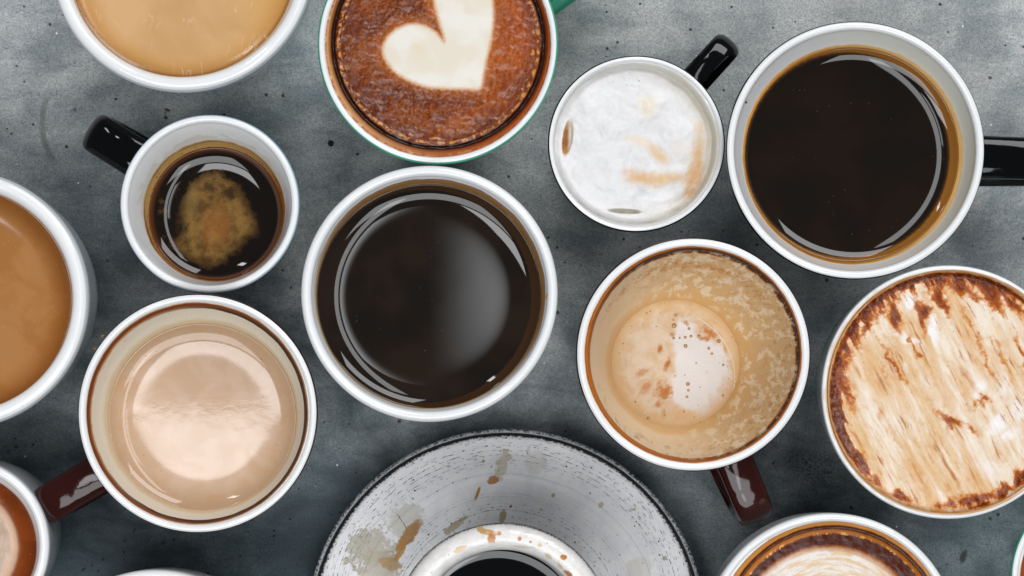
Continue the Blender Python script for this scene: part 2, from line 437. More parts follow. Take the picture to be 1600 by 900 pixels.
# ================================================================== A: wide bowl cup, milky coffee (top left)
inA = inner('bowl_inside', [(150, 176.5, 2, '#b07a34', .85, 3, 300, None), (170, 181, 3, '#c9a468', .35, 10, 90, (270, .2))])
rA, LA = cup('coffee_bowl', 'wide white bowl cup of tan milky coffee cut off by the top edge', 'cup', (284, -63, 207), .062, (286, -55, 175), .008, 25, inA, GREY_OUT, 'full', flat=1.0)
def mA():
    U, V, Z = UVpx(LA, (286, -55)); v = comb(U, V, 0.)
    D = M('SQRT', (U-286.)*(U-286.)+(V+55.)*(V+55.))
    n = noise(v, 1/120, 3, .5, .5); g = noise(v, 1/2.5, 2, .6)
    b = mix(ss(n, .35, .65), '#c59a68', '#d2a878')
    b = mix(ss(U, 330, 440)*ss(V, 100, 0)*.6, b, '#c8954a')
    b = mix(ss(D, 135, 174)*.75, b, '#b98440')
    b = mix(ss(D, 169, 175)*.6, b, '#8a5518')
    b = mulc(1.0, b, comb(g*.12+.94, g*.12+.94, g*.12+.94))
    sc_ = ss(ab(noise(comb(U, V*.35, 4.), 1/60, 2, .5, 1.5)-.5), .012, .0)*ss(noise(v, 1/45, 2), .5, .65)
    b = mix(sc_*.30, b, '#ead2ac')
    b = mix(spot(U, V, 199, 100, 5, 2.4, 35, .5, (g-.5)*.8), b, '#5a2508')
    b = mix(spot(U, V, 186, 90, 13, 2, 42, .7, (g-.5)*.8)*.8, b, '#8c4a14')
    return dict(base=b, rough=.16, height=noise(v, 1/30, 3)*.00005+sc_*.00003+g*.000008, spec=.5)
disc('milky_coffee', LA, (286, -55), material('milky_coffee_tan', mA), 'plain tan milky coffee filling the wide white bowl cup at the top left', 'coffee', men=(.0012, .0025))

# ================================================================== B: green cup with the latte heart
inB = inner('latte_cup_inside', [(150, 176.5, 2.0, '#c07a30', .95, 5, 500, None), (160, 175, 2.0, '#e2bc8c', .9, 22, 420, (200, .15)), (168, 176, 1.0, '#a85a18', .6, 14, 500, None), (160, 174, 2, '#8e3c0a', .9, 9, 300, (-30, .2)), (160, 167, 1.5, '#5a2006', .8, 5, 300, None)])
rB, LB = cup('latte_cup', 'green glazed latte cup with a milk heart, white rim cut off by the top edge', 'cup', (684, 69, 188), .062, (685, 67, 168), .0045, 12, inB, GREEN, 'taper', mids=[(174.5, .0015, 685, 69)], handle=dict(tip=(965, -100), w=74, mat=GREEN, zm=.5), edge=.34)
heart = smooth_poly([(752, 139), (735, 139), (700, 138), (668, 136), (641, 127), (618, 113), (603, 96), (597, 78), (604, 60), (620, 45), (642, 37), (662, 40), (680, 50), (690, 62), (695, 68), (693, 55), (688, 38), (681, 15), (676, -10), (684, -40), (720, -60), (755, -45), (768, -10), (771, 20), (769, 50), (764, 75), (757, 105), (754, 125)], 2)
def hB(U, V, r):
    D = np.hypot(U-685, V-67); th = np.arctan2(V-67, U-685)
    g = -.0009*np.exp(-((D-165)/3.0)**2)
    bead = .00045*np.exp(-((D-156-2*np.sin(th*3))/3)**2)*sst(fbm(th*14+50, D*.05, 5), .35, .6)
    hs = poly_sdf(U, V, heart)
    sm = sst(hs, -3, 6)
    rough = (fbm(U/6.5, V/6.5, 3, 3)-.45)*.00062*sm+(fbm(U/22, V/22, 9, 3)-.45)*.0014*sm
    return g+bead+rough+.00018*(1-sm)
def mB():
    U, V, Z = UVpx(LB, (685, 67)); v = comb(U, V, 0.)
    D = M('SQRT', (U-685.)*(U-685.)+(V-67.)*(V-67.))
    hs = attr('heart'); g = noise(v, 1/4.2, 3, .7); g2 = noise(v, 1/11, 4, .7); n = noise(v, 1/60, 3)
    b = mix(ss(n, .38, .62), '#662603', '#95470a')
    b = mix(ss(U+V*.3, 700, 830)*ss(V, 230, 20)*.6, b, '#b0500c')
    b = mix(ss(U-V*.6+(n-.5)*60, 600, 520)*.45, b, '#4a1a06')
    b = mix(ss(g2, .46, .70)*.35, b, '#b8641a')
    b = mix(ss(g2, .46, .34)*.35, b, '#4a1804')
    b = mix(ss(g, .50, .66)*.30, b, '#c07030')
    b = mix(ss(g, .48, .36)*.30, b, '#3c1203')
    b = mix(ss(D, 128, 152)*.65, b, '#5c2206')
    th = attr('ang')
    bd = ss(ab(D-156.5+(noise(v, 1/30, 2)-.5)*8), 3.6, 1.2)*ss(noise(v, 1/9, 3, .6), .46, .58)
    b = mix(bd*.9, b, '#cf8a3e')
    b = mix(ss(ab(D-150.+(g2-.5)*10), 3, 1)*ss(noise(v, 1/11, 2), .55, .66)*.7, b, '#d79a58')
    b = mix(ss(D, 158, 162)*ss(D, 170, 165), b, '#260c03')
    b = mix(ss(D, 166.5, 171)*ss(U, 760, 600)*.8, b, '#c98a4a')
    hw = hs+(g2-.5)*5.0+(g-.5)*2.5
    halo = ss(hw, 22.0, .0)
    b = mix(halo*.45, b, '#b4611a')
    b = mix(ss(hw, 6., 0.)*.8, b, '#d08a3c')
    cream = mix(ss(noise(v, 1/55, 2, .5, .3), .40, .62)*.6, '#e6e1d7', '#dccfb6')
    cream = mix(spot(U, V, 655, 75, 18, 26, -30, .9, (n-.5)*1.0)*.35, cream, '#e0cba6')
    b = mix(ss(hw, 4.5, -5.0), b, cream)
    out = ss(hw, -1, 3)
    ht = (g*.00006+g2*.00022)*out+noise(v, 1/14, 2)*.00006
    return dict(base=b, rough=ss(out, 0, 1, .30, .13), height=ht, spec=.42)
def angB(U, V): return np.arctan2(V-67, U-685)
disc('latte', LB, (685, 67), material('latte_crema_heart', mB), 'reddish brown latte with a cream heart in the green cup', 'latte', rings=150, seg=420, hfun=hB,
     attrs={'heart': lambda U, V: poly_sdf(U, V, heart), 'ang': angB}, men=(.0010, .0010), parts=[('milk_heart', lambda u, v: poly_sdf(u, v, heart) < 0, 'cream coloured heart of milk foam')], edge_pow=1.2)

# ================================================================== C: small cup with milk foam
inC = inner('foam_cup_inside', [(100, 128, 4, '#dcd7cf', .6, 12, 90, None), (95, 127, 5, '#c9bd9e', .55, 14, 90, (0, .5))])
rC, LC = cup('foam_cup', 'small black glazed cup brimming with white milk foam, black handle pointing up right', 'cup', (994.5, 224.6, 138.5), .056, (990, 227, 125), .0042, 9, inC, BLACK, 'taper', handle=dict(tip=(1139, 68), w=47, mat=BLACK), edge=.34)
def hC(U, V, r):
    e1 = ell(U, V, 887, 215, 8.2, 29, 8); e2 = ell(U, V, 976, 330, 29, 4.2, 3)
    h = -.0013*sst(e1, 1.08, .60)-.0014*sst(e2, 1.12, .5)
    h = h+(fbm(U/34, V/34, 4, 3)-.45)*.0030+(fbm(U/7, V/7, 14, 3)-.4)*.00040
    h = h-.0007*np.exp(-((np.hypot(U-1030, V-265)-48)/8)**2)*sst(V-.35*U, -130, -90)
    h = h+.0010*gauss(U, V, 960, 230, 60, 80)-.0017*sst(r, 112, 125)-.0016*gauss(U, V, 1035, 300, 60, 14, -18)
    return h
def mC():
    U, V, Z = UVpx(LC, (990, 227)); v = comb(U, V, 0.)
    g = noise(v, 1/2.4, 2, .6); n = noise(v, 1/35, 4, .6); n2 = noise(v, 1/9, 3, .6)
    b = mix(ss(n, .4, .7)*.35, '#e4e3e3', '#cbc8c4')
    D = M('SQRT', (U-990.)*(U-990.)+(V-227.)*(V-227.))
    b = mix(ss(D, 88, 122)*ss(U, 940, 1080)*.55, b, '#cfc8b4')
    w = (n-.5)*1.6+(n2-.5)*.7
    for cx, cy, rx, ry, an, cl, k in ((1000, 221, 26, 8, 20, '#e8d0b0', .6), (1030, 243, 24, 10, 38, '#dcb072', .75), (1000, 278, 28, 13, 12, '#d9a45c', .9), (1042, 279, 40, 10, -2, '#dcb47a', .8),
                                     (1078, 300, 22, 8, -38, '#c68a44', .85), (1090, 245, 13, 48, 6, '#d8ac70', .8), (1084, 275, 13, 30, 22, '#d09c5c', .8), (1012, 168, 16, 20, -10, '#eadcc2', .7), (1060, 235, 14, 22, -30, '#ddd2c4', .5)):
        b = mix(spot(U, V, cx, cy, rx*1.45, ry*1.5, an, 1.0, w*.75)*k, b, cl)
    b = mix(ss(n2, .5, .7)*ss(D, 130, 60)*.08, b, '#c7b8a4')
    # dark pinprick bubbles near the top
    vd, c1, c2 = vor(v, 1/4.0)
    pk = ss(vd, .32, .18)*ss(c1, .55, .62)*spot(U, V, 986, 124, 34, 17, 0, .8, (n2-.5))
    pk2 = ss(vd, .25, .12)*ss(c1, .9, .93)*spot(U, V, 1070, 240, 40, 90, 0, .5)*.5
    b = mix(mx(pk*.8, pk2), b, '#6f6a64')
    e1 = attr('slot1'); e2 = attr('slot2')
    b = mix(ss(e1+(n2-.5)*.3, 1.15, .8), b, mix(ss(U+(n2-.5)*8, 884, 891), '#b07a34', '#cfc6b4'))
    b = mix(ss(e1+(n2-.5)*.3, .8, .45)*ss(U, 892, 886)*.8, b, '#7a4010')
    b = mix(ss(e2+(n2-.5)*.3, 1.1, .7), b, '#b3aa9c')
    return dict(base=b, rough=.42, height=g*.00005+n2*.00010+noise(v, 1/14, 4, .7)*.00030-pk*.0001, spec=.35, sss=.1)
disc('milk_foam', LC, (990, 227), material('white_milk_foam', mC), 'thick white milk foam with peach smudges and two slots', 'foam', rings=120, seg=360, hfun=hC,
     attrs={'slot1': lambda U, V: ell(U, V, 887, 215, 8.2, 29, 8), 'slot2': lambda U, V: ell(U, V, 976, 330, 29, 4.2, 3)}, men=(.0, .002), edge_pow=1.1)

# ================================================================== black coffee shader
def black_coffee(Lq, px, base='#140e09', specks=.6, tint='#1c120a', ring=None):
    def f():
        U, V, Z = UVpx(Lq, px); v = comb(U, V, 0.)
        b = mix(ss(noise(v, 1/90, 2), .35, .65), base, tint)
        vd, c1, c2 = vor(v, 1/9)
        sp = ss(vd, .09, .04)*ss(c1, .55, .7)*ss(noise(v, 1/50, 2), .4, .6)
        b = mix(sp*specks*.5, b, '#6a5a48')
        rough = .035
        D = M('SQRT', (U-float(px[0]))*(U-float(px[0]))+(V-float(px[1]))*(V-float(px[1])))
        if ring:
            for lo, soft, colr, k, dr in ring:
                dd = ((U-float(px[0]))*math.cos(math.radians(dr))-(V-float(px[1]))*math.sin(math.radians(dr)))
                m = ss(D+(noise(v, 1/6, 3)-.5)*3+dd*.04, lo-soft, lo+soft*.3)
                b = mix(m*k, b, colr)
        return dict(base=b, rough=rough, height=noise(v, 1/70, 1)*.00001+sp*.00001, spec=.5)
    return f

# ================================================================== D: large cup of black coffee
inD = inner('black_cup_inside', [(100, 171.5, 2.2, '#c98f33', 1.0, 2.5, 300, None), (171, 186, 7, '#c9c7a6', .45, 10, 80, (15, .2)), (100, 165, 2, '#6d3f10', .8, 4, 400, (20, .1)), (100, 161, 2, '#3c230f', .7, 4, 400, None)])
rD, LD = cup('black_coffee_cup', 'largest black glazed cup, full of black coffee, handle pointing right', 'cup', (1337, 234.5, 202.5), .068, (1329, 242.6, 164), .0125, 14, inD, BLACK, 'taper', mids=[(186, .0035, 1336, 236), (171.5, .0105, 1332.5, 241.5)], handle=dict(tip=(1660, 256), w=66, mat=BLACK, zt=.78), edge=.26)
drop(rD, 1154, 167, .066, 4.5, DRIP, 2.5, .9); drop(rD, 1173, 332, .066, 2.4, DRIP); drop(rD, 1166, 160, .0665, 1.8, DRIPD); drop(rD, 1433, 61, .0665, 2, DRIP)
disc('black_coffee', LD, (1329, 242.6), material('black_coffee_dark', black_coffee(LD, (1329, 242.6), ring=[(157.5, 3, '#3c2510', .9, 0), (161, 3, '#8d5a1e', .9, 0)])), 'plain black coffee in the largest cup, edged by a tan ring', 'coffee', rings=90, seg=300, men=(.0022, .0026))

# ================================================================== E: espresso
def exE(b, x, y, z, v, R, ln):
    w = (noise(v, 130, 4, .6, 1.0)-.5)
    m = ss(R+w*16, 117, 113)*ss(x*.35-y*1.0+.0, .006, -.010)
    b = mix(m*.35, b, '#b9a26a')
    vd, c1, c2 = vor(v, 900)
    bub = ss(R, 108.5, 106.5)*ss(vd, .4, .25)*ss(c1, .35, .5)
    return mix(bub*.6, b, '#4a230a')
inE = inner('espresso_cup_inside', [(60, 110, 2.0, '#a4621c', 1.0, 3.5, 260, None), (60, 107, 3, '#8a4a12', .7, 12, 90, None), (106, 110, 1.0, '#4a240b', .7, 4, 200, (120, -.2)), (60, 102.5, 1.5, '#3a1b08', .9, 3, 300, None), (103.5, 109, 1.0, '#c08a44', .6, 7, 60, (150, .1))], extra=exE)
rE, LE = cup('espresso_cup', 'small cup half full of espresso, black handle pointing up left', 'cup', (327, 318.8, 140.3), .055, (338.5, 335, 101), .0175, 13, inE, BLUEISH, 'taper', mids=[(121, .005, 330, 323), (110, .0125, 335, 330)], handle=dict(tip=(148, 203), w=62, mat=BLACK), edge=.3)
cre = smooth_poly([(300, 278), (330, 262), (352, 268), (372, 285), (383, 305), (392, 325), (404, 345), (402, 365), (385, 375), (370, 395), (350, 413), (330, 420), (300, 412), (278, 395), (265, 382), (284, 365), (280, 335), (283, 305)], 2)
def mE():
    U, V, Z = UVpx(LE, (338.5, 335)); v = comb(U, V, 0.)
    D = M('SQRT', (U-338.5)*(U-338.5)+(V-335.)*(V-335.))
    n = noise(v, 1/26, 6, .62); g = noise(v, 1/2.6, 2, .7); n2 = noise(v, 1/8, 3)
    b = mix(ss(D, 94, 101)*.8, '#150d08', '#5a3010')
    c = attr('crema')+(n-.5)*44+(n2-.5)*10
    m = ss(c, 4.0, -14.0)
    cr = mix(ss(n, .35, .65), '#493218', '#80602f')
    cr = mix(spot(U, V, 338, 355, 34, 50, 10, .9, (n-.5)*1.0)*.6, cr, '#96602a')
    cr = mix(spot(U, V, 357, 300, 24, 9, 38, .9, (n-.5)*1.6)*.85, cr, '#35210f')
    cr = mix(spot(U, V, 300, 310, 14, 40, 0, .9, (n-.5)*1.3)*.4, cr, '#8a713f')
    cr = mulc(1.0, cr, comb(g*.9+.55, g*.9+.55, g*.9+.55))
    b = mix(m*.97, b, cr)
    wis = ss(n, .54, .66)*ss(ab(D-82.), 16, 6)*ss(U, 300, 270)
    b = mix(wis*.5, b, '#5a431f')
    return dict(base=b, rough=ss(m, 0, 1, .04, .13), height=noise(v, 1/60, 1)*.00001+g*m*.000012, spec=.5)
disc('espresso', LE, (338.5, 335), material('espresso_crema', mE), 'dark espresso with a broken patch of tan crema floating in the middle', 'espresso', rings=80, seg=260, men=(.0026, .0030),
     attrs={'crema': lambda U, V: poly_sdf(U, V, cre)}, parts=[('crema', lambda u, v: poly_sdf(u, v, cre) < 0, 'tan patch of crema')])

# ================================================================== F: centre black coffee
inF = inner('centre_cup_inside', [(100, 173.5, 2, '#5a3a12', .9, 3, 300, None), (171, 178.5, 1.6, '#b9a06a', .85, 2, 200, None), (176, 181.0, .8, '#7a4c12', .9, 3.5, 140, (60, -.3)), (174.5, 176, .8, '#8a6224', .6, 2.5, 140, None)])
rF, LF = cup('black_coffee_cup', 'plain white handleless cup of black coffee in the middle', 'cup', (670.6, 459, 201), .066, (670.7, 463, 172), .0085, 17, inF, WHITE, 'full', mids=[(180.5, .0035, 671, 460)], edge=.2)
drop(rF, 857, 463, .0645, 4.5, DRIP, 5.5); drop(rF, 503, 367, .065, 2.5, DRIP); 
disc('black_coffee', LF, (670.7, 463), material('black_coffee_centre', black_coffee(LF, (670.7, 463), base='#17110b', tint='#221810', specks=.1, ring=[(167, 3, '#3a2410', .9, 0)])), 'smooth black coffee in the middle cup with a grey window reflection', 'coffee', rings=90, seg=300, men=(.0026, .0027))

# ================================================================== G: left cup
inG = inner('left_cup_inside', [(100, 176, 1.6, '#9c5f1e', .9, 2, 300, None)])
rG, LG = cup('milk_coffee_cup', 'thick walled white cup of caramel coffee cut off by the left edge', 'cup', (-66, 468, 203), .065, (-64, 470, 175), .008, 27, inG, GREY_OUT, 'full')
def milky(Lq, px, c1, c2, edge, R, rough=.10, gr=.10, extra=None):
    def f():
        U, V, Z = UVpx(Lq, px); v = comb(U, V, 0.)
        D = M('SQRT', (U-float(px[0]))*(U-float(px[0]))+(V-float(px[1]))*(V-float(px[1])))
        n = noise(v, 1/70, 4, .55, .8); g = noise(v, 1/2.4, 2, .6)
        b = mix(ss(n, .38, .62), c1, c2)
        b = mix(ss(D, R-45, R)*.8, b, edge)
        k = g*gr+1-gr/2
        b = mulc(1.0, b, comb(k, k, k))
        vd, e1, e2 = vor(v, 1/7)
        sp = ss(vd, .12, .05)*ss(e1, .6, .75)
        b = mix(sp*.35, b, '#efd2a0')
        h = noise(v, 1/60, 1)*.000012+g*.000004
        if extra: b, h = extra(b, h, U, V, v, D, n, g)
        return dict(base=b, rough=rough, height=h, spec=.5)
    return f
disc('milky_coffee', LG, (-64, 470), material('caramel_coffee', milky(LG, (-64, 470), '#a06b38', '#aa7644', '#8a5018', 175)), 'caramel brown milky coffee in the cup cut off by the left edge', 'coffee', rings=90, seg=300, men=(.0028, .0032))

# ================================================================== H: cream coffee in the maroon cup
def exH(b, x, y, z, v, R, ln):
    s = comb(x*1.0, y*1.0, z*3.0)
    sp = ss(noise(s, 330, 3, .6), .64, .70)*ss(R, 150, 158)*ss(R, 171, 167)*ss(noise(v, 45, 2), .42, .6)
    b = mix(sp*.75, b, '#9a6426')
    return b
inH = inner('cream_cup_inside', [(60, 172, 2, '#e4dac6', .9, 3, 200, None), (60, 150, 5, '#d9c096', .8, 8, 120, None), (167.0, 173.4, 1.0, '#bd7a34', .9, 3.0, 150, None), (165.8, 171.2, .8, '#2e1003', 1.2, 3.0, 150, (-20, -.45)), (168.8, 172.2, .6, '#7a3606', 1.2, 2.4, 150, (160, -.2))], extra=exH)
rH, LH = cup('cream_coffee_cup', 'maroon glazed cup of pale cream coffee, handle pointing down left', 'cup', (308.3, 646, 187.5), .065, (318, 651, 143), .019, 13, inH, MAROON, 'taper', mids=[(172.5, .0022, 308, 646), (158, .0105, 312, 648)], handle=dict(tip=(72, 792), w=60, mat=MAROON), edge=.26)
def exHL(b, h, U, V, v, D, n, g):
    vd, e1, e2 = vor(v, 1/5.0)
    ring = ss(D, 112, 128)*ss(noise(v, 1/40, 2), .42, .58)
    pin = ss(vd, .22, .10)*ss(e1, .72, .8)*ring
    b = mix(pin*.6, b, '#7a5228')
    b = mix(ss(D, 116, 126)*ss(noise(v, 1/14, 4, .6), .45, .62)*.35, b, '#c3986a')
    vd2, f1, f2 = vor(v, 1/23); fl = ss(vd2, .07, .04)*ss(f1, .7, .75)
    b = mix(fl*.9, b, '#b06426')
    rip = ss(V, 700, 650)*ss(V, 590, 640)
    h = h+noise(comb(U, V*1.2, 0.), 1/13, 5, .65)*.000016*rip*ss(noise(v, 1/50, 2), .38, .58)+pin*-.00002
    return b, h
disc('cream_coffee', LH, (318, 651), material('cream_coffee_pale', milky(LH, (318, 651), '#c3a488', '#cdb098', '#bd9c7c', 143, rough=.05, gr=.05, extra=exHL)), 'pale cream coffee with a bright glossy reflection in the maroon cup', 'coffee', rings=90, seg=300, men=(.0024, .0027))

# ================================================================== I: nearly empty cappuccino with residue
def exI(b, x, y, z, v, R, ln):
    st = comb(x*1.0, y*1.0, z*.45)
    n1 = noise(st, 260, 5, .68, .3); n2 = noise(st, 560, 3, .6)
    side = ss((x*.80+y*.25)/ln, -.75, .25)
    hole = ss(n1, .50, .58)*ss(R, 98, 112)*ss(R, 166, 160)*side
    b = mix(hole*.8, b, '#eadcc2')
    dk = ss(n2, .54, .64)*ss(R, 105, 150)*ss(R, 166, 162)*side
    b = mix(dk*.55, b, '#ba8038')
    arc = ss(ab(R-146.+(noise(v, 60, 3)-.5)*20), 7, 2)*ss(y/ln, .1, .8)*ss(n2, .42, .58)
    b = mix(arc*.6, b, '#c08238')
    sw = ss(noise(comb(x*.6, y*.6, z*.2), 500, 3, .6), .56, .66)*ss(-1.0*y/ln, .1, .7)*ss(R, 120, 150)*ss(R, 166, 162)
    b = mix(sw*.5, b, '#9c7440')
    return b
inI = inner('residue_cup_inside', [(20, 166, 1.5, '#d2b07c', .95, 3, 200, None), (60, 165, 12, '#e6d6bc', .8, 20, 60, (200, .2)), (60, 110, 9, '#d9ac6c', .6, 16, 90, None), (160.5, 171.0, 1.2, '#bd6c1c', 1.0, 3.0, 150, None), (161.5, 166.8, .9, '#3c1404', 1.2, 3.0, 150, (35, -.45))], extra=exI, rough=.2)
rI, LI = cup('cappuccino_cup', 'maroon glazed cup with a little foam at the bottom and stained walls, handle pointing down', 'cup', (1083.5, 554, 183.7), .066, (1055, 568, 99), .044, 16, inI, MAROON, 'mug', mids=[(166.3, .0025, 1085, 554.5), (154, .012, 1079, 557), (138, .024, 1071, 561), (119, .036, 1062, 565.5)], handle=dict(tip=(1179, 812), w=58, mat=MAROON, zt=.78), edge=.26)
def hI(U, V, r): return (fbm(U/25, V/25, 31, 3)-.45)*.0006+.0004*sst(r, 80, 99)
def mI():
    U, V, Z = UVpx(LI, (1055, 568)); v = comb(U, V, 0.)
    D = M('SQRT', (U-1055.)*(U-1055.)+(V-568.)*(V-568.))
    n = noise(v, 1/26, 4, .6, .6); n2 = noise(v, 1/8, 4, .65); g = noise(v, 1/2.5, 2)
    b = mix(ss(n, .4, .65)*.7, '#e6d3bb', '#dab88e')
    wmask = ss(attr('white')+(n-.5)*22+(n2-.5)*9, 5., -7.)
    b = mix(wmask, b, '#eceaea')
    b = mix(spot(U, V, 985, 505, 34, 22, -25, .8, (n-.5)*.9)*.5, b, '#f0e6da')
    st = noise(comb(U*.6+V*.5, V*.6-U*.5, 0.)*1.0 if False else comb(U*.75+V*.55, (V*.75-U*.55)*.35, 0.), 1/7, 4, .6)
    for cx, cy, rx, ry, an, k in ((1031, 545, 8, 9, 0, 1.), (1043, 569, 8, 16, 15, 1.), (1035, 610, 18, 22, 30, .9), (1043, 612, 10, 12, 0, 1.), (1010, 605, 20, 9, -50, .7), (1004, 582, 22, 7, -30, .6), (1028, 632, 9, 8, 0, .8), (1037, 648, 5, 10, 0, .6),
                                 (1110, 520, 22, 12, 25, 1.), (1100, 528, 14, 7, 0, .9), (1072, 505, 10, 5, 40, .8), (1133, 545, 3, 14, -15, .8), (1118, 505, 14, 3, 40, .8), (1050, 523, 7, 5, 0, .7)):
        b = mix(spot(U, V, cx, cy, rx, ry, an, .9, (n2-.5)*1.6+(st-.5)*1.2)*k, b, '#c47a2c')
    De = D+(n-.5)*40+(n2-.5)*12
    b = mix(ss(De, 72, 92)*.7, b, '#ddb884')
    b = mix(ss(D, 90, 99)*.6, b, '#d6ae74')
    b = mix(spot(U, V, 1065, 645, 34, 10, 0, .9, (n-.5)*1.4)*.6, b, '#e6bb85')
    vd, c1, c2 = vor(v, 1/6.5)
    pin = ss(vd, .17, .08)*ss(c1, .62, .7)*ss(D, 20, 60)
    b = mix(pin*.65, b, '#7a5730')
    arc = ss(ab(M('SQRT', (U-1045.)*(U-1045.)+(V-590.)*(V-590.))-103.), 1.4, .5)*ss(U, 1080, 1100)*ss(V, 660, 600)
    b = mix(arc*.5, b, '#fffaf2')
    return dict(base=b, rough=.34, height=n*.0003+n2*.00012-pin*.00006+g*.00001+arc*.00008, spec=.25)
whp = smooth_poly([(1052, 500), (1075, 492), (1092, 510), (1085, 530), (1110, 532), (1138, 550), (1146, 575), (1140, 610), (1125, 640), (1095, 652), (1065, 640), (1048, 628), (1052, 600), (1053, 570), (1052, 540)], 2)
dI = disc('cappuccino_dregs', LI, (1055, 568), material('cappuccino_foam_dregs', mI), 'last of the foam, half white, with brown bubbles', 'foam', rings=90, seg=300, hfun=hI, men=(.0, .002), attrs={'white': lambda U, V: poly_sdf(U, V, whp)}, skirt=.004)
def bub():
    x, y, z = obj_xyz()
    f = N('ShaderNodeLayerWeight'); f.inputs[0].default_value = .35
    return dict(base=mix(X(f.outputs['Facing']), '#c39a62', '#3a2208'), rough=.06, spec=.8)
BUB = material('bubble_film', bub)
def bubble_mesh():
    me = bpy.data.meshes.new('bubble'); seg = 12; v = []; f = []
    for i in range(5):
        a = math.pi/2*i/5
        for k in range(seg): t = 2*math.pi*k/seg; v.append((math.cos(a)*math.cos(t), math.cos(a)*math.sin(t), math.sin(a)))
    v.append((0, 0, 1))
    for i in range(4):
        for k in range(seg): f.append((i*seg+k, i*seg+(k+1) % seg, (i+1)*seg+(k+1) % seg, (i+1)*seg+k))
    for k in range(seg): f.append((4*seg+k, 4*seg+(k+1) % seg, 5*seg))
    me.from_pydata(v, [], f); me.materials.append(BUB); me.polygons.foreach_set('use_smooth', [True]*len(me.polygons)); return me
drop(rI, 908, 545, .0645, 3.2, DRIP, 5); drop(rI, 912, 560, .064, 1.6, DRIP); drop(rI, 1100, 727, .065, 2.2, DRIP, 1.4)
bm_ = bubble_mesh(); sI = S(LI[2])
for bx, by, br in ((433, 160, 9), (420, 187, 6), (425, 220, 15), (512, 238, 9), (422, 293, 9), (457, 293, 7), (490, 289, 9), (524, 282, 9), (570, 282, 11), (686, 311, 13), (492, 340, 12), (627, 354, 9), (646, 385, 8), (713, 451, 8), (505, 562, 12), (508, 599, 8), (501, 637, 8), (367, 642, 10), (272, 762, 9), (711, 630, 7), (197, 666, 6), (554, 440, 5), (432, 515, 4), (126, 325, 5), (264, 147, 5), (284, 135, 5), (575, 787, 5), (576, 582, 4), (804, 520, 5), (488, 510, 4), (483, 723, 5), (745, 531, 4), (320, 225, 4)):
    u = 940+bx/3.75; v_ = 450+by/3.75
    o = bpy.data.objects.new('bubble', bm_); COL.objects.link(o); o.parent = dI
    rr = br/3.75*sI*1.02
    hz = float(hI(np.array([u]), np.array([v_]), np.array([math.hypot(u-1055, v_-568)]))[0])
    o.location = ((u-1055)*sI, -(v_-568)*sI, hz-rr*.15); o.scale = (rr, rr, rr*.7)

drop(rH, 160, 525, .0635, 2.6, DRIP, 1.6, .6); drop(rH, 148, 545, .0635, 1.6, DRIP); drop(rH, 470, 730, .0635, 2.2, DRIP)
drop(rA, 99, 23, .0605, 1.8, DRIPD)
